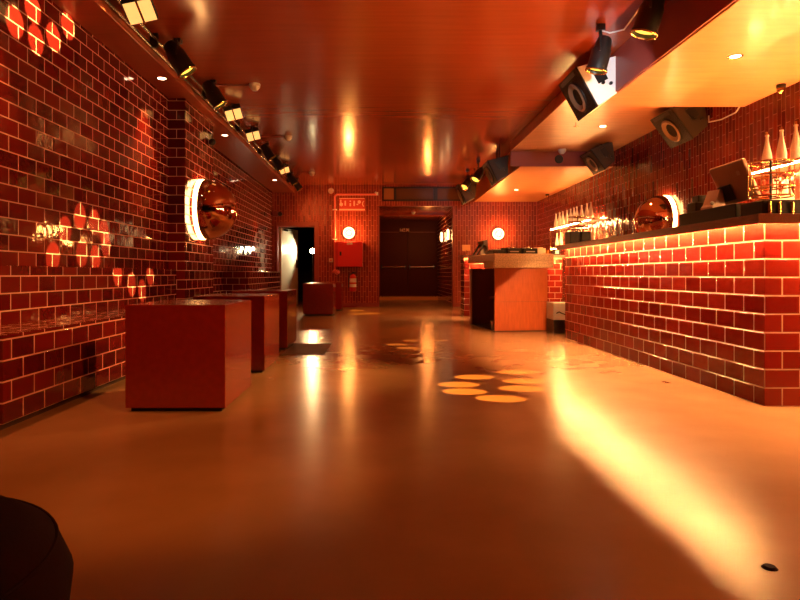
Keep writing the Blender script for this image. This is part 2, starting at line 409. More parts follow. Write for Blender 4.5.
def can(name, label, loc, aim, group, size=1.0, lens='lens'):
    """a stage lamp: its origin is the pivot of the yoke"""
    t = thing(name, label, 'stage light', loc, group=group)
    d = Vector(aim).normalized(); k = size
    rot = d.to_track_quat('Z', 'Y').to_matrix().to_4x4()
    def put(mb): mb.bm.transform(rot); return mb
    lb = put(MB().lathe([(0, -.15*k), (.045*k, -.15*k), (.062*k, -.13*k), (.075*k, -.05*k), (.085*k, -.03*k), (.085*k, .13*k), (.094*k, .13*k), (.094*k, .15*k), (.08*k, .15*k), (.078*k, .12*k), (0, .12*k)], seg=28)).build('lamp_body', 'black', t, smooth=True)
    put(MB().lathe([(0, .124*k), (.076*k, .124*k)], seg=28)).build('lens', lens, lb)
    put(MB().torus((0, 0, .15*k), .088*k, .008*k, seg=28, sub=6)).build('colour_frame', 'gold', lb, smooth=True)
    top = CZ-loc[2]-.004
    side = d.cross(Vector((0, 0, 1))); side = side.normalized() if side.length > .05 else Vector((0, 1, 0))
    a, c = side*.1*k, -side*.1*k
    up = Vector((0, 0, min(.13*k, top-.03)))
    MB().tube([a, a+up, c+up, c], .008*k, 8).build('yoke', 'black', t)
    MB().cyl(up, (0, 0, top), .014*k, seg=10).box(-.03, .03, -.03, .03, max(up.z, top-.05), top).build('clamp', 'black', t)
    return t
GL = 'black stage lights along the left rail'
LR = [(5.54, 2.70, (.55, .10, -.85), 1.0, 'black stage can with yellow lens, nearest can on the left rail'),
      (6.72, 2.72, (.55, .10, -.85), .95, 'second black stage can on the left rail, before two square floods'),
      (9.95, 2.73, (.55, .10, -.85), .85, 'black stage can just beyond the two square floods on the left rail'),
      (10.95, 2.73, (.55, .10, -.85), .85, 'black stage can before the furthest square flood on the left rail'),
      (12.75, 2.73, (.55, .10, -.85), .85, 'last but one black stage can on the left rail'),
      (13.6, 2.73, (.55, .10, -.85), .85, 'furthest black stage can on the left rail by the back wall')]
for Y, Z, aim, s, lab in LR: can('stage_can', lab, (-1.79, Y, Z), aim, GL, s)
def flood(label, loc, rot, s=1.0):
    t = thing('flood_light', label, 'stage light', loc, group='square flood lights on the left rail')
    def put(mb): mb.bm.transform(rotm); return mb
    rotm = Matrix.Rotation(rot[2], 4, 'Z') @ Matrix.Rotation(rot[0], 4, 'X') @ Matrix.Rotation(rot[1], 4, 'Y')
    put(MB().box(-.11*s, .11*s, -.10*s, .10*s, 0, .075*s, .006)).build('housing', 'black', t)
    put(MB().box(-.10*s, -.008*s, -.09*s, .09*s, -.006, 0)).build('lamp_face', 'flood', t)
    put(MB().box(.008*s, .10*s, -.09*s, .09*s, -.006, 0)).build('lamp_face', 'flood', t)
    put(MB().box(-.008*s, .008*s, -.10*s, .10*s, -.008, 0)).build('divider', 'gold', t)
    top = CZ-loc[2]-.004
    MB().tube([(0, .12*s, .04), (0, .12*s, top-.02), (0, -.12*s, top-.02), (0, -.12*s, .04)], .008, 8).box(-.03, .03, -.03, .03, top-.05, top).build('yoke', 'black', t)
    return t
for Y, s, lab in ((4.66, 1.0, 'yellow square flood light nearest the camera at the top left'),
                  (7.67, .95, 'pale yellow square flood light, first of the pair in mid rail on the left'),
                  (8.86, .9, 'pale yellow square flood light, further of the pair in mid rail on the left'),
                  (11.8, .85, 'small far square flood light between the last stage cans on the left rail')):
    flood(lab, (-1.79, Y, 2.74), (math.radians(-28), math.radians(-18), 0), s)

def down_light(label, loc, r=.045, group='recessed downlights'):
    t = thing('downlight', label, 'downlight', loc, group=group)
    MB().lathe([(r*.9, -.001), (r*1.25, -.004), (r*1.25, 0), (r*.9, 0)], seg=24).build('trim_ring', 'gold', t)
    MB().lathe([(0, -.003), (r*.9, -.003)], seg=24).build('light_face', 'down', t)
    return t
for Y, lab in ((3.55, 'recessed downlight at the near end of the left ceiling edge, above the bench'), (6.1, 'recessed downlight in the left ceiling edge before the tiled pillar'),
               (8.6, 'recessed downlight in the left ceiling edge beyond the dome lamp'), (12.7, 'furthest recessed downlight in the left ceiling edge')):
    down_light(lab, (-2.13, Y, 2.694))
down_light('bright recessed downlight in the near ceiling panel over the bar', (2.79, 4.87, 2.480))
down_light('recessed downlight in the raised middle panel over the bar', (2.95, 8.2, 2.724))
down_light('recessed downlight in the furthest panel over the bar', (2.78, 12.6, 2.480))

def detector(label, loc, run):
    t = thing('smoke_detector', label, 'smoke detector', loc, group='smoke detectors on the ceiling')
    MB().lathe([(0, -.075), (.03, -.072), (.052, -.045), (.058, -.035), (.058, -.03), (.048, -.03), (.048, -.02), (.062, -.02), (.062, 0), (0, 0)], seg=24).build('detector_body', 'white', t, smooth=True)
    if run: MB().cyl((-.05, 0, -.012), (-run, 0, -.012), .010, seg=8).build('conduit', 'frame', t)
    return t
detector('white smoke detector on the ceiling nearest the camera with a tube to the left rail', (-1.37, 6.86, CZ), .5)
detector('second white smoke detector on the ceiling with a tube to the left rail', (-1.38, 9.44, CZ), .5)
detector('furthest white smoke detector on the ceiling near the back wall', (-1.38, 12.8, CZ), .2)
detector('pale smoke detector under the raised panel before the red step', (2.86, 9.72, 2.724), 0)

# ------------------------------------------------------------------ bar
bar = thing('bar_counter', 'long bar counter faced with red glazed tiles and a dark wooden top', 'bar counter', (2.256, 3.64, 0))
MB().box(0, .75, 0, 3.9, 0, 1.078, .003).build('tiled_front', 'bar_tile', bar)
MB().box(-.088, .80, -.088, 3.97, 1.113, 1.121, .002).box(-.088, -.078, -.088, 3.97, 1.064, 1.113).box(-.078, .80, -.088, -.078, 1.064, 1.113).build('worktop', 'wood', bar)
MB().box(0, .75, 0, 3.9, 1.0785, 1.1125).build('worktop_support', 'wood', bar)
MB().box(-.029, -.021, -.029, 3.9, 1.1085, 1.1125).box(-.021, .75, -.029, -.021, 1.1085, 1.1125).build('led_strip', 'led', bar)
rb = thing('rear_counter', 'low red tiled counter behind the disc jockey booth with lit edge', 'bar counter', (1.56, 11.4, 0))
MB().box(0, 1.80, 0, .5, 0, 1.045, .003).build('tiled_front', 'bar_tile', rb)
MB().box(-.05, 1.84, -.075, .52, 1.105, 1.12, .003).box(-.05, 1.84, -.075, -.067, 1.066, 1.105).build('worktop', 'wood', rb)
MB().box(0, 1.8, 0, .5, 1.0455, 1.1045).build('worktop_support', 'wood', rb)
MB().box(.005, 1.8, -.036, -.028, 1.10, 1.1045).build('led_strip', 'led', rb)

def shelf(label, y0, y1, z, post=False, pw=1):
    t = thing('wall_shelf', label, 'shelf', (3.728, y0, z), group='lit bottle shelves on the right wall')
    L = y1-y0
    MB().box(-.272, 0, 0, L, -.022, 0, .003).build('shelf_board', 'shelf', t)
    MB().box(-.022, -.004, .02, L-.02, .001, .016).build('led_strip', 'ledshelf', t)
    MB().box(-.262, -.240, .02, L-.02, -.030, -.0225).build('front_led_strip', 'ledshelf', t)
    if post: MB().cyl((-.255, L-.02, -.022), (-.255, L-.02, -.62), .012, seg=10).build('shelf_post', 'gold', t)
    return t
shelf('upper lit shelf at the near end of the right wall holding three tall bottles', 2.6, 6.25, 1.735)
shelf('lower lit shelf at the near end of the right wall behind the glass rack', 2.6, 6.25, 1.34)
shelf('upper far shelf on the right wall with a row of ten bottles', 10.26, 12.6, 1.695, True)
shelf('lower lit shelf at the far end of the right wall below the row of bottles', 10.26, 12.6, 1.30)

G2 = 'tall pale bottles on the upper far shelf'
def bottle(label, loc, group, s=1.0):
    t = thing('bottle', label, 'bottle', loc, group=group)
    MB().lathe([(0, 0), (.036*s, 0), (.040*s, .006), (.040*s, .10*s), (.034*s, .14*s), (.022*s, .20*s), (.0135*s, .25*s), (.0125*s, .285*s), (.016*s, .287*s), (.016*s, .30*s), (0, .30*s)], seg=20).build('bottle_body', 'glass', t, smooth=True)
    MB().cyl((0, 0, .3*s), (0, 0, .325*s), .014*s, seg=14).build('stopper', 'gold', t, smooth=True)
    return t
proto = None
xs = [(556, ), (559.6, ), (562.9, ), (567, ), (570.6, ), (574, ), (576.9, ), (581.6, ), (586.9, ), (590.9, )]
for i, (px, ) in enumerate(xs):
    Y = 3.55*F/(px-VX); Y = min(Y, 12.55)
    words = ['leftmost', 'second from left', 'third from left', 'fourth from left', 'fifth from left', 'fifth from right', 'fourth from right', 'third from right', 'second from right', 'rightmost'][i]
    lab = f'tall pale bottle, {words} in the row of ten on the far shelf'
    proto = bottle(lab, (3.55, Y, 1.695), G2, .95) if i == 0 else dup(proto if i == 1 else p0, (3.55, Y, 1.695), label=lab)
    if i == 0: p0 = proto
p1 = None
for px, lab in ((767, 'tall tapered bottle, left of the three on the near upper shelf'), (781.5, 'tall tapered bottle, middle of the three on the near upper shelf'), (796, 'tall tapered bottle at the right photo edge on the near upper shelf')):
    Y = 3.57*F/(px-VX)
    if p1 is None: p1 = bottle(lab, (3.57, Y, 1.735), 'tapered bottles on the near upper shelf', 1.06)
    else: dup(p1, (3.57, Y, 1.735), label=lab)
for px, lab in ((557, 'pale bottle on the far lower shelf beside the thin post'), (561, 'pale bottle on the far lower shelf just left of the dark caddies'), (586, 'pale bottle on the far lower shelf just right of the dark caddies'), (592, 'pale bottle at the right end of the far lower shelf')):
    dup(p0, (3.55, min(12.45, 3.55*F/(px-VX)), 1.30), label=lab)['group'] = 'bottles on the far lower shelf'
for px, lab in ((776, 'squat glowing bottle on the near lower shelf seen through the glass rack'), (787, 'squat glowing bottle on the near lower shelf right of the glass rack')):
    dup(p0, (3.57, 3.57*F/(px-VX), 1.34), label=lab, scale=(1.5, 1.5, .92))['group'] = 'squat bottles on the near lower shelf'

# things on the bar
WT = 1.121
cd = thing('cash_drawer', 'long black cash drawer box lying on the bar top', 'cash drawer', (2.42, 4.22, WT))
MB().box(0, .40, 0, .80, 0, .135, .006).build('drawer_case', 'blackplastic', cd)
MB().box(.40, .405, .03, .77, .02, .115).build('drawer_front', 'black', cd)
pr = thing('receipt_printer', 'small black printer standing on the far end of the cash drawer', 'printer', (2.5, 4.86, WT+.135))
MB().box(-.06, .12, -.07, .07, 0, .075, .008).build('printer_case', 'blackplastic', pr)
MB().box(-.03, .07, -.05, .05, .075, .13, .006).build('paper_cover', 'black', pr)
po = thing('till_screen', 'tilted till touchscreen seen from behind on the black cash drawer', 'till', (2.60, 4.62, WT+.135), (0, 0, math.radians(14)))
# screen in local coordinates: back faces -x, runs along y
sm = MB(); sm.box(-.018, .018, -.165, .165, -.15, .15, .012)
T = Matrix.Translation((-.01, -.06, .19)) @ Matrix.Rotation(math.radians(-24), 4, 'Y') @ Matrix.Rotation(math.radians(-5), 4, 'X')
sm.bm.transform(T); sm.build('screen', 'pos', po)
lg = MB(); lg.box(-.0195, -.018, -.10, -.07, .045, .075); lg.bm.transform(T); lg.build('square_mark', 'signgrey', po)
pl = MB(); pl.box(-.035, -.019, .02, .14, -.12, .0, .004); pl.bm.transform(T); pl.build('connector_cover', 'blackplastic', po)
MB().prism([(-.12, 0), (.10, 0), (.10, .02), (.0, .035), (-.03, .15), (-.055, .15), (-.10, .04), (-.12, .02)], 'y', .03, .15).build('stand_foot', 'pos', po, bevel=.004)
MB().ball((-.122, .03, .045), .016).build('power_button', 'white', po, smooth=True)

def rack(label, loc, r, h, base_h, bw, n_boxes):
    t = thing('glass_rack', label, 'rack', loc, group='wire carousel racks on the bar')
    MB().cyl((0, 0, base_h), (0, 0, base_h+h), .008, seg=10).build('centre_post', 'black', t)
    for k, z in enumerate((.12*h, .34*h, .62*h, .92*h)):
        m = MB().torus((0, 0, base_h+z), r, .005, seg=40, sub=6)
        for a in range(4): m.cyl((0, 0, base_h+z), (r*math.cos(a*PI/2+.4), r*math.sin(a*PI/2+.4), base_h+z), .003, seg=6)
        m.build('wire_ring', 'gold', t, smooth=True)
    for k in range(10):
        a = 2*PI*k/10
        MB().cyl((r*math.cos(a), r*math.sin(a), base_h+.12*h), (r*math.cos(a), r*math.sin(a), base_h+.92*h), .0028, seg=6).build('upright_wire', 'gold', t)
    if n_boxes == 1:
        MB().box(-bw/2, bw/2, -bw/2, bw/2, 0, base_h, .01).build('caddy_base', 'blackplastic', t)
        for k, (x, y) in enumerate(((-.09, -bw/2-.006), (-.03, -bw/2-.006), (.05, -bw/2-.006))):
            MB().cyl((x, y, .005), (x, y, base_h*.86), .011, seg=10).build('straw_tube', 'gold', t, smooth=True)
    else:
        for s in (-1, 1): MB().box(s*bw*.27-bw*.22, s*bw*.27+bw*.22, -bw*.4, bw*.4, 0, base_h, .006).build('caddy_box', 'blackplastic', t)
        MB().cyl((0, 0, 0), (0, 0, base_h), .008, seg=10).build('post_foot', 'black', t)
    return t
rack('round wire glass rack on a dark base at the near end of the bar', (2.50, 3.97, WT), .125, .27, .115, .25, 1)
rack('round wire glass rack above two dark boxes at the far end of the bar', (2.34, 7.32, WT), .11, .19, .15, .25, 2)

# rear counter clutter
RT = 1.12
nb = thing('napkin_box', 'pale box on the rear counter behind the right end of the booth', 'box', (2.97, 11.6, RT))
MB().box(-.12, .12, -.08, .08, 0, .135, .006).build('box_shell', 'beige', nb)
MB().box(-.08, .08, -.03, .03, .135, .15).build('napkins', 'paper', nb)
mh = thing('menu_holder', 'little orange card on a stem at the left end of the rear counter', 'sign', (1.63, 11.62, RT))
MB().cyl((0, 0, 0), (0, 0, .012), .04).cyl((0, 0, .012), (0, 0, .10), .006).build('stem', 'gold', mh)
MB().box(-.075, .075, -.004, .004, .09, .20).build('card', 'paper', mh)
og = thing('glass_tumbler', 'orange glass tumbler on the right part of the rear counter', 'glass', (3.12, 11.55, RT))
MB().lathe([(0, 0), (.035, 0), (.042, .10), (.038, .10), (.032, .008), (0, .008)], seg=20).build('tumbler', 'orangeglass', og, smooth=True)
bc = thing('bar_caddy', 'small black caddy beside the orange tumbler on the rear counter', 'caddy', (3.29, 11.55, RT))
MB().box(-.06, .06, -.06, .06, 0, .12, .005).build('caddy_case', 'blackplastic', bc)
MB().box(-.03, .03, -.062, -.06, .03, .09).build('caddy_label', 'white', bc)

# white crate between booth and bar
cr = thing('crate', 'white crate with a black squiggle on a black base between booth and bar', 'crate', (2.46, 8.22, 0))
MB().box(-.20, .20, -.17, .17, 0, .18, .004).build('crate_base', 'black', cr)
MB().box(-.20, .20, -.17, .17, .18, .40, .006).build('crate_body', 'white', cr)
MB().tube([(-.165, -.172, .265), (-.13, -.172, .285), (-.10, -.172, .27), (-.05, -.172, .25), (0, -.172, .26), (.02, -.172, .25)], .007, 6).build('squiggle_mark', 'black', cr)

# ------------------------------------------------------------------ booth
dj = thing('dj_booth', 'wooden disc jockey booth with thick pale stone top and open dark side', 'booth', (1.56, 8.37, 0), (0, 0, math.radians(7.4)))
MB().box(0, .74, 0, .04, .01, .855, .003).build('front_panel', 'booth', dj)
MB().box(.0, .74, -.004, 0, .398, .402).build('panel_seam', 'wood', dj)
MB().box(.70, .74, .04, 1.24, .01, .855).build('side_panel', 'booth', dj)
MB().box(0, .70, 1.20, 1.24, .01, .855).build('back_panel', 'wood', dj)
MB().box(.30, .70, .04, 1.20, .40, .43).build('inner_shelf', 'wood', dj)
MB().box(.0, .03, 1.14, 1.20, .01, .855).build('frame_post', 'wood', dj)
MB().box(-.02, .81, -.035, 1.27, .945, 1.05, .008).build('stone_top', 'stone', dj)
MB().box(-.02, .81, -.035, .03, .855, .945, .006).build('stone_apron', 'stone', dj)
MB().box(-.012, .20, .05, .46, .855, .944, .004).build('hanging_drawer', 'beige', dj)
MB().cyl((.10, .16, 0), (.10, .16, .12), .018).cyl((.06, .30, 0), (.06, .30, .10), .018).box(.04, .12, .14, .32, .10, .13).build('metal_foot', 'steel', dj)
MB().box(.0, .74, .04, 1.24, 0.0, .012).build('floor_board', 'black', dj)
a = math.radians(7.4); ca, sa = math.cos(a), math.sin(a)
def on_booth(x, y): return (1.56+x*ca-y*sa, 8.37+x*sa+y*ca, 1.051)
def player(label, loc, w):
    t = thing('media_player', label, 'music player', loc, (0, 0, a), 'media players on the booth')
    MB().box(-w/2, w/2, -.19, .19, 0, .085, .006).build('player_case', 'blackplastic', t)
    MB().lathe([(0, 0), (.07, 0), (.072, .006), (.066, .018), (0, .018)], (0, -.05, .085), seg=28).build('jog_wheel', 'steel', t, smooth=True)
    sb = MB(); sb.box(-w*.36, w*.36, .08, .17, .085, .10); sb.build('display', 'black', t)
    for k in range(2): MB().cyl((-w*.3, -.14+.05*k, .085), (-w*.3, -.14+.05*k, .095), .014, seg=14).build('button', 'white', t)
    MB().box(-w*.3, w*.3, -.193, -.19, .03, .045).build('front_strip', 'signgrey', t)
    return t
pl0 = player('black media player at the right end of the booth top', on_booth(.60, .45), .21)
dup(pl0, on_booth(.365, .45), label='black media player in the middle of the booth top')
mx = thing('mixer', 'small black mixer at the left of the media players on the booth', 'mixer', on_booth(.15, .42), (0, 0, a))
MB().box(-.085, .085, -.15, .15, 0, .06, .005).build('mixer_case', 'blackplastic', mx)
for k in range(6): MB().cyl((-.05+.05*(k % 3), -.02+.08*(k//3), .06), (-.05+.05*(k % 3), -.02+.08*(k//3), .078), .011, seg=12).build('knob', 'white', mx)
ls = thing('laptop_stand', 'black angled stand at the far left of the booth top', 'stand', on_booth(.10, .98), (0, 0, a))
MB().prism([(-.11, 0), (-.085, 0), (.035, .17), (.02, .20)], 'y', -.12, -.10).prism([(-.11, 0), (-.085, 0), (.035, .17), (.02, .20)], 'y', .10, .12).build('angled_leg', 'black', ls)
MB().prism([(-.02, .21), (.06, .235), (.075, .06), (.05, 0), (.02, 0), (.04, .12)], 'y', -.13, .13).build('stand_back', 'black', ls)
MB().box(-.11, .06, -.12, .12, 0, .012).build('stand_foot', 'black', ls)

# ------------------------------------------------------------------ speakers
GS = 'hanging loudspeakers along the right ceiling'
def speaker(label, xz, Y, w, h, beta, side='cab', ztop=2.725):
    t = thing('loudspeaker', label, 'loudspeaker', (xz[0], Y, xz[1]), (0, -beta, 0), GS)
    k = h/.42
    MB().prism([(0, h/2), (0, -h/2), (.21*k, -h/2+.02*k), (.38*k, h/2-.086*k)], 'y', 0, w).build('cabinet', side, t, bevel=.006)
    bf = MB().box(-.018, -.001, -.004, w+.004, -h/2-.004, h/2+.004, .005).build('front_baffle', 'grille', t)
    c = (-.018, w*.5, -.02*k); r = h*.36
    MB().torus(c, r, .012, (1, 0, 0), 36, 8).build('woofer_ring', 'blackplastic', bf, smooth=True)
    MB().lathe([(r*.98, 0), (r*.86, .012), (r*.35, -.03), (0, -.012)], (c[0]-.012, c[1], c[2]), (-1, 0, 0), 36).build('woofer_cone', 'cone', bf, smooth=True)
    MB().box(-.024, -.018, w*.12, w*.88, h*.38, h*.47).build('horn_slot', 'black', bf)
    for s in (0, w): MB().box(.10*k, .20*k, s-.012 if s == 0 else s+.002, s-.002 if s == 0 else s+.012, -.03, .10).build('side_bracket', 'black', t)
    for q in ((.14*k, .02), (.20*k, -.02)): MB().cyl((q[0], -.002, q[1]-.06), (q[0], -.022, q[1]-.06), .016, seg=12).build('wing_knob', 'black', t)
    ri = Matrix.Rotation(beta, 3, 'Y')
    hp = Matrix.Rotation(-beta, 3, 'Y') @ Vector((.22*k, 0, .12*k))
    for q in (w*.3, w*.7):
        p0_ = ri @ Vector((hp.x, 0, hp.z)); p1_ = ri @ Vector((hp.x, 0, ztop-xz[1]-.002))
        p0_.y = p1_.y = q
        MB().cyl(p0_, p1_, .014, seg=10).build('hanging_rod', 'black', t)
    return t
B0 = math.radians(28.8)
speaker('white-sided loudspeaker under the ceiling at the near right, behind a stage can', (1.963, 2.54), 5.85, .55, .419, B0, 'cabwhite', ztop=CZ)
speaker('brown loudspeaker hanging under the end of the near panel over the bar', (3.42, 2.475), 7.0, .53, .42, math.radians(36))
speaker('smaller brown loudspeaker hanging before the red step over the bar', (3.25, 2.475), 9.2, .5, .36, math.radians(36))
speaker('dark loudspeaker at the left end of the red ceiling step', (1.88, 2.48), 10.25, .5, .38, math.radians(26), ztop=CZ)
speaker('furthest dark loudspeaker by the back wall beside the ceiling panel', (1.76, 2.48), 13.1, .5, .42, math.radians(22), ztop=CZ)
ca_ = tag(MB().tube([(3.70, 6.98, 2.55), (3.66, 6.9, 2.46), (3.69, 6.7, 2.44), (3.70, 6.45, 2.45), (3.70, 6.37, 2.50)], .007, 8).build('speaker_cable', 'white', smooth=True), 'pale cable hooking from the brown loudspeaker to the near panel', 'cable')

GR = 'gold-rimmed stage cans along the right ceiling'
can('stage_can', 'large stage can with glowing gold rim at the top right edge of the ceiling', (1.99, 4.56, 2.69), (-.28, .12, -1), GR, 1.05)
can('stage_can', 'stage can with gold rim hanging in front of the white-sided loudspeaker', (1.86, 5.22, 2.62), (-.25, .10, -1), GR, .95)
can('stage_can', 'far stage can with gold rim between the two dark loudspeakers', (1.82, 11.4, 2.60), (-.5, -.4, -.8), GR, .95)
can('stage_can', 'furthest stage can beside the dark loudspeaker at the back', (1.76, 12.4, 2.60), (-.5, -.4, -.8), GR, .9)

def camdot(label, loc):
    t = thing('ceiling_camera', label, 'camera', loc, group='small black cameras by the right wall')
    MB().cyl((0, 0, 0), (0, 0, -.03), .04).build('camera_base', 'black', t, smooth=True)
    MB().ball((0, 0, -.045), .036).build('camera_dome', 'gold', t, smooth=True)
camdot('small dark camera under the near panel by the right wall', (3.62, 5.6, 2.480))
camdot('small dark camera under the furthest panel by the right wall', (3.6, 13.3, 2.480))
sk = thing('sprinkler', 'thin sprinkler hook under the raised panel over the bar', 'sprinkler', (2.53, 8.0, 2.724))
MB().cyl((0, 0, 0), (0, 0, -.05), .008).cyl((-.03, 0, -.05), (.03, 0, -.05), .006).build('sprinkler_head', 'steel', sk)
vh = thing('vent_cap', 'round black vent cap on the red ceiling step', 'vent', (2.86, 9.878, 2.60))
MB().lathe([(0, .012), (.06, .012), (.07, 0), (0, 0)], axis=(0, -1, 0), seg=24).build('cap', 'black', vh, smooth=True)
cp = tag(MB().tube([(1.98, 4.70, 2.80), (1.95, 4.95, 2.72), (1.90, 5.12, 2.76), (1.86, 5.18, 2.80)], .006, 6).build('power_cable', 'white', smooth=True), 'thin pale cable slung between the two near stage cans', 'cable')

# ------------------------------------------------------------------ back wall things
def sconce(label, loc, axis, r=.13):
    t = thing('wall_sconce', label, 'lamp', loc, group='round glowing wall lamps at the back')
    ax = Vector(axis)
    MB().lathe([(0, 0), (r*.75, 0), (r*.75, .04), (0, .04)], (0, 0, 0), axis, 28).build('wall_plate', 'gold', t, smooth=True)
    MB().torus(ax*.05, r*.86, r*.18, axis, 36, 10).build('glow_ring', 'bulb', t, smooth=True)
    MB().lathe([(r*.6, 0), (r*.52, .03), (r*.3, .05), (0, .055)], ax*.045, axis, 28).build('centre_cap', 'bulbcap', t, smooth=True)
    return t
sconce('round glowing wall lamp above the red hose cabinet', (-.709, YB, 1.744), (0, -1, 0))
sconce('round glowing wall lamp behind the disc jockey booth', (2.81, YB, 1.72), (0, -1, 0))
sconce('round glowing lamp on the corridor wall nearer its mouth', (CX1, 15.35, 1.75), (-1, 0, 0))
sconce('round glowing lamp on the corridor wall deeper inside', (CX1, 16.9, 1.78), (-1, 0, 0))

hc = thing('hose_cabinet', 'red fire hose cabinet on the back wall with a small white label', 'cabinet', (-.70, YB, 1.235))
MB().box(-.318, .318, -.18, 0, -.295, .295, .006).build('cabinet_body', 'redpaint2', hc)
hd = MB().box(-.255, .312, -.196, -.181, -.285, .285, .004).build('cabinet_door', 'redpaint', hc)
MB().box(-.215, -.175, -.206, -.196, -.03, .06).build('latch', 'black', hd)
MB().box(-.05, .08, -.199, -.196, .225, .275).build('white_label', 'white', hd)
pp = thing('fire_pipe', 'pinkish red water pipe bending round the fire sign on the back wall', 'pipe', (-1.04, YB, .84))
MB().tube([(0, -.06, 0), (0, -.06, 1.76), (.05, -.06, 1.81), (.99, -.06, 1.81)], .026, 12).build('pipe_run', 'pink', pp, smooth=True)
for z in (.75, 1.45): MB().box(-.05, .05, -.085, -.001, z-.012, z+.012).build('pipe_clip', 'white', pp)
MB().ball((0, -.06, .0), .05).cyl((-.06, -.06, -.02), (.12, -.06, -.02), .03).cyl((.06, -.06, -.02), (.06, -.17, -.02), .022).torus((.06, -.17, -.02), .05, .01, (0, 1, 0), 20, 6).build('valve', 'pink', pp, smooth=True)
MB().ball((.96, -.06, 1.85), .025).cyl((.99, -.06, 1.79), (.99, -.06, 1.86), .03).build('end_joint', 'white', pp, smooth=True)

# fire sign with pale pictograms
sg = thing('fire_sign', 'red fire point sign with pale pictograms above the glowing wall lamp', 'sign', (-.945, YB, 2.262))
SW, SH = .615, .31
MB().box(0, SW, -.02, 0, 0, SH, .003).build('sign_plate', 'signred', sg)
def s2(u, v): return ((u-100)/565*SW, (420-v)/290*SH)
def pic(mb): mb.build('pictogram', 'signpale', sg)
def blk(u0, u1, v0, v1):
    x0, z0 = s2(u0, v1); x1, z1 = s2(u1, v0); return MB().box(x0, x1, -.026, -.0205, z0, z1, .002)
def disc(u, v, r):
    x, z = s2(u, v); return MB().cyl((x, -.0205, z), (x, -.026, z), r, seg=18)
m = disc(150, 275, .042); x, z = s2(140, 190); m.box(x-.012, x+.012, -.026, -.0205, z-.06, z+.02); pic(m)
pic(blk(222, 252, 195, 300))
m = blk(330, 362, 250, 315); x, z = s2(346, 205); m.cyl((x, -.0205, z), (x, -.026, z), .018, seg=16); pic(m)
pic(blk(415, 447, 195, 310))
m = disc(540, 220, .04); x, z = s2(500, 270); m.box(x-.02, x+.02, -.026, -.0205, z-.02, z+.01); pic(m)
m = MB(); pts = [s2(640, 200), s2(615, 235), s2(612, 280), s2(635, 320)]
m.tube([(p[0], -.023, p[1]) for p in pts], .010, 6); pic(m)
pic(blk(105, 660, 375, 405)); pic(blk(108, 655, 138, 150))

ex = thing('fire_extinguisher', 'red fire extinguisher with white labels on the back wall below the hose cabinet', 'fire extinguisher', (-.61, YB-.10, .37))
MB().lathe([(0, 0), (.07, 0), (.078, .015), (.078, .33), (.06, .37), (.028, .39), (.028, .41), (0, .41)], seg=28).build('cylinder', 'redpaint', ex, smooth=True)
MB().lathe([(.0795, .10), (.0795, .17)], seg=28).lathe([(.0795, .21), (.0795, .30)], seg=28).build('white_label', 'white', ex, smooth=True)
MB().cyl((0, 0, .41), (0, 0, .44), .022).box(-.015, .09, -.012, .012, .44, .455).box(-.015, .08, -.012, .012, .41, .42).build('valve_head', 'black', ex)
MB().tube([(-.02, 0, .42), (-.085, -.02, .40), (-.105, -.02, .30), (-.10, -.02, .08)], .011, 8).build('hose', 'black', ex, smooth=True)
MB().box(-.03, .03, .075, .10, .1, .34).build('wall_bracket', 'steel', ex)

cb = thing('call_button', 'little white call button on the back wall left of the hose cabinet', 'button', (-1.135, YB, 1.10))
MB().box(-.045, .045, -.03, 0, -.045, .045, .006).build('button_case', 'white', cb)
MB().cyl((0, -.03, 0), (0, -.04, 0), .02).build('button_cap', 'redpaint', cb)
rs = thing('round_siren', 'round pale siren high on the back wall left of the pink pipe', 'siren', (-1.135, YB, 2.74))
MB().lathe([(0, .05), (.04, .05), (.065, .03), (.07, 0), (0, 0)], axis=(0, -1, 0), seg=24).build('siren_body', 'white', rs, smooth=True)
cc = thing('wall_speaker', 'little grey box with black lens beside the left corner above the door', 'camera', (-2.43, YB, 2.19))
MB().box(-.07, .05, -.07, 0, -.06, .06, .005).build('box_shell', 'frame', cc)
MB().cyl((.10, -.07, 0), (.10, 0, 0), .05).build('lens_barrel', 'black', cc, smooth=True)
tw = thing('transom_window', 'long dark three-pane transom box above the corridor opening', 'window', (.08, YB, 2.50))
MB().box(0, 1.92, -.03, 0, 0, .03).box(0, 1.92, -.03, 0, .295, .325).box(0, .03, -.03, 0, .03, .295).box(1.89, 1.92, -.03, 0, .03, .295).box(.27, .33, -.03, 0, .03, .295).box(1.20, 1.30, -.03, 0, .03, .295).build('frame', 'black', tw)
for x0, x1, mt in ((.03, .27, 'paneamber'), (.33, 1.20, 'panedark'), (1.30, 1.89, 'panedark')):
    MB().box(x0, x1, -.012, -.002, .03, .295).build('pane', mt, tw)

xs_ = thing('exit_sign', 'small sign with worn pale marks high on the left corridor door', 'sign', (.655+.1, 18.59, 2.09))
MB().box(-.16, .16, -.008, 0, -.085, .085).build('sign_plate', 'doordark', xs_)
m = MB()
for u, w_, z0, z1 in ((-.12, .022, -.05, .05), (-.075, .018, -.05, .02), (-.045, .018, -.05, .05), (.0, .05, -.05, -.025), (.0, .03, .0, .05), (.06, .02, -.05, .05), (.10, .03, -.03, .04), (.135, .016, -.05, .05)):
    m.box(u-w_/2, u+w_/2, -.012, -.008, z0, z1)
m.build('sign_marks', 'signpale', xs_)
th = thing('threshold_step', 'yellow toothed step strip at the foot of the dark corridor doors', 'step', (CX0, 18.42, 0))
MB().box(.003, 1.747, 0, .17, 0, .085, .004).build('step_block', 'brass_step', th)
m = MB()
for k in range(21):
    x = .02+k*.083; m.prism([(x, .085), (x+.05, .085), (x+.065, .125), (x+.03, .125)], 'y', .01, .04)
m.build('tooth_row', 'brass_step', th)
cdt = thing('corridor_sensor', 'tiny pale sensor under the corridor ceiling', 'sensor', (.89, 16.1, CZZ))
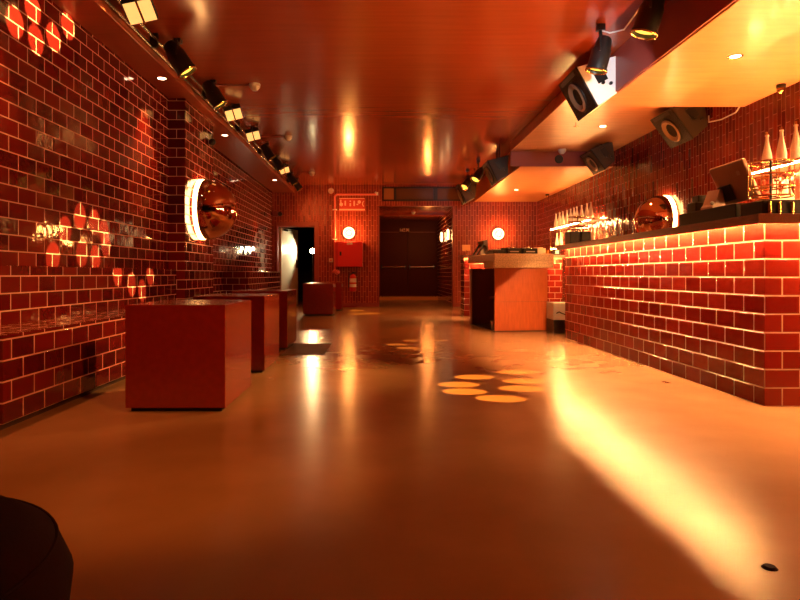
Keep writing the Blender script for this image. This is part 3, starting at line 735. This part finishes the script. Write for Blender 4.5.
MB().lathe([(0, -.06), (.035, -.05), (.055, -.02), (.055, 0), (0, 0)], seg=20).build('sensor_body', 'white', cdt, smooth=True)

# work lamp in the dark room
wk = thing('work_lamp', 'glaring work lamp on a stand in the dark room beyond the left door', 'lamp', (-1.66, 15.6, 0))
MB().cyl((0, 0, 0), (0, 0, 1.33), .018).build('pole', 'black', wk)
for k in range(3):
    MB().cyl((0, 0, .35), (.32*math.cos(k*2.1+.5), .32*math.sin(k*2.1+.5), .012), .012).build('leg', 'black', wk)
MB().lathe([(0, -.06), (.05, -.05), (.072, 0), (.072, .15), (.068, .15), (.068, 0), (.04, -.04), (0, -.045)], (0, 0, 1.38), (.06, -1, -.22), 24).build('reflector', 'steel', wk, smooth=True)
MB().ball((0, -.02, 1.375), .05).build('bulb', 'work', wk, smooth=True)

# floor things
fm = tag(MB().box(-.94, -.526, 5.95, 6.89, 0, .008, .003).build('floor_layer', 'mat'), 'thin dark rectangle on the floor beside the third red box table', 'mat')  # thin dark rectangular sheet laid on the floor
fb = tag(MB().box(-.86, -.50, 14.45, 14.66, 0, .03, .004).build('floor_board', 'box'), 'flat reddish board on the floor under the extinguisher', 'board')
pf = thing('dark_round', 'low dark round shape cut off by the lower left corner of the photo', 'dark_round', (-.895, .95, 0))  # low dark rounded solid filling the dark round shape in this corner
MB().lathe([(0, 0), (.25, 0), (.27, .01), (.335, .10), (.378, .19), (.385, .25), (.36, .31), (.30, .348), (.2, .366), (0, .372)], seg=64).build('round_body', 'dark_round', pf, smooth=True)
MB().torus((0, 0, .31), .358, .004, seg=64, sub=6).build('rim_ring', 'dark_round', pf, smooth=True)
bcap = tag(MB().lathe([(0, .006), (.014, .006), (.02, 0), (0, 0)], (1.03, 1.64, 0), seg=20).build('bottle_cap', 'dark_round'), 'tiny dark flat bottle cap lying on the bright floor at the lower right', 'bottle_cap')  # flat dark disc for a dropped bottle cap

# ------------------------------------------------------------------ lights
AMB = (1.0, .30, .045); WARM = (1.0, .34, .07); REDO = (1.0, .16, .02)
for Y in (3.55, 6.1, 8.6, 12.7): spot('downlight_beam', (-2.13, Y, 2.68), (-2.24, Y, 0), 150, (1, .26, .06), math.radians(60), .6, .03)
for x, y, z in ((2.79, 4.87, 2.47), (2.95, 8.2, 2.71), (2.78, 12.6, 2.47), (2.79, 2.3, 2.47)): spot('downlight_beam', (x, y, z), (x, y, 0), 150, WARM, math.radians(85), .6, .03)
# cans along both ceiling edges wash the floor
spot('wash_spot', (1.7, .6, 2.7), (-1.45, 3.0, 0), 520, (1, .26, .03), math.radians(34), .6, .08)
for x, y, tx, ty, p in ((-1.7, 6.7, .5, 7.4, 130), (-1.7, 9.9, .2, 10.0, 160), (-1.7, 11.0, .4, 12.6, 180), (1.7, 11.4, 1.0, 12.2, 280), (1.75, 5.2, 1.5, 6.2, 260), (1.7, 9.3, 1.2, 8.4, 260)):
    spot('wash_spot', (x, y, 2.5), (tx, ty, 0), p, (1, .22, .028), math.radians(60), .8, .06)
# cans turned to the back wall
spot('wash_spot', (-1.7, 12.7, 2.5), (-.9, 14.7, 1.5), 90, (1, .17, .03), math.radians(90), .8, .06)
spot('wash_spot', (1.7, 12.4, 2.5), (2.3, 14.7, 1.5), 110, (1, .17, .03), math.radians(90), .8, .06)
point('corridor_lamp', (1.3, 16.6, 1.75), 34, (1, .3, .06), .05)
# added unseen area lamps behind the counters, brightening panels and ceiling
area('added_uplight', (3.22, 5.4, 1.08), (2.75, 5.4, 2.5), 62, (1, .29, .05), 3.6, .05, math.radians(130))
area('added_uplight', (3.22, 2.6, 1.08), (2.9, 2.6, 2.5), 52, (1, .34, .07), 1.6, .05, math.radians(130))
area('added_uplight', (2.6, 12.2, .98), (2.4, 12.2, 2.5), 40, (1, .28, .045), 1.8, .05, math.radians(140))
spot('work_light', (-1.76, 15.55, 1.40), (-2.3, 15.2, 1.3), 45, (1, .85, .52), math.radians(110), .5, .04)
spot('work_light', (-1.645, 15.33, 1.33), (-.75, 9.0, 0), 150, (1, .55, .22), math.radians(34), .6, .04)
for x, y, z in ((-.709, YB-.16, 1.744), (2.81, YB-.16, 1.72)): point('sconce_light', (x, y, z), 42, (1, .36, .07), .06)
spot('wash_spot', (1.99, 4.6, 2.45), (1.95, 8.4, .95), 170, (1, .34, .07), math.radians(22), .7, .04)  # added beam brightening the stone front of the booth
spot('wash_spot', (1.86, 5.15, 2.45), (2.6, 4.6, 1.4), 25, (1, .48, .16), math.radians(34), .7, .04)  # added beam brightening the back of the till
spot('wash_spot', (1.74, 5.28, 2.43), (-.86, 4.7, .3), 800, (1, .42, .09), math.radians(46), .9, .05)  # added beam standing in for bar light on the box table sides
spot('added_white_spot', (1.75, 4.0, 2.2), (2.03, 5.85, 2.6), 160, (1, .97, .95), math.radians(34), .4, .03)  # added spot without a fixture, lighting the white speaker side

def gobo(src, pts, r, col, k):
    s = Vector(src)
    for p in pts:
        p = Vector(p); d = (p-s).length
        spot('pattern_beam', s, p, k*d*d, col, 2*math.atan(r/d), .06, .006)
def onfloor(px, py): Y = F*H/(py-VY); return ((px-VX)/F*Y, Y, 0)
def onwall(px, py, X=-2.3): Y = X*F/(px-VX); return (X, Y, H-(py-VY)/F*Y)
gobo((-1.72, 4.35, 2.6), [onfloor(*p) for p in ((516, 372), (474, 377), (524, 381), (458, 384.5), (521, 388.5), (464, 391.5), (500, 398.5), (572, 392), (574, 403), (562, 378))], .112, (1, .36, .045), 330)
gobo((-1.72, 7.0, 2.6), [onfloor(*p) for p in ((397, 344.5), (413, 340.5), (425, 349), (408, 348), (429, 344), (436, 340))], .10, (1, .36, .06), 150)
gobo((-1.72, 12.4, 2.6), [onfloor(*p) for p in ((342, 314), (357, 314), (371, 313.5), (357, 310.5))], .15, (1, .42, .04), 240)
gobo((-.9, 4.2, 2.7), [onwall(*p) for p in ((15, 22), (33, 9), (36, 40), (53.5, 37), (68, 26))], .098, (1, .75, .22), 420)
gobo((.9, 5.0, 2.6), [onwall(*p) for p in ((65, 230), (80, 216), (94.5, 222), (53, 257), (82, 253), (95.5, 258), (106, 245), (104, 232), (108, 280), (123, 290), (142.5, 280), (134, 296))], .095, (1, .75, .22), 250)

# ------------------------------------------------------------------ camera, world, view
w = bpy.data.worlds.new('World'); sc.world = w; w.use_nodes = True
w.node_tree.nodes['Background'].inputs[0].default_value = (.02, .004, .001, 1)
cam = bpy.data.cameras.new('camera'); co = bpy.data.objects.new('camera', cam); COL.objects.link(co)
co.location = (0, 0, H); co.rotation_euler = (PI/2, 0, 0)
cam.sensor_width = 36; cam.lens = F/800*36
cam.shift_x = (400-VX)/800; cam.shift_y = -(300-VY)/800
cam.clip_start = .05
sc.camera = co
sc.view_settings.view_transform = 'Standard'; sc.view_settings.look = 'None'
sc.view_settings.exposure = 0.0; sc.view_settings.gamma = 1.0; sc.view_settings.use_curve_mapping = False
cy = sc.cycles
cy.use_denoising = True
cy.max_bounces = 8; cy.diffuse_bounces = 4; cy.glossy_bounces = 4; cy.transmission_bounces = 6
cy.sample_clamp_indirect = 3; cy.sample_clamp_direct = 0; cy.blur_glossy = 1.0
cy.caustics_reflective = False; cy.caustics_refractive = False
cy.use_light_tree = True
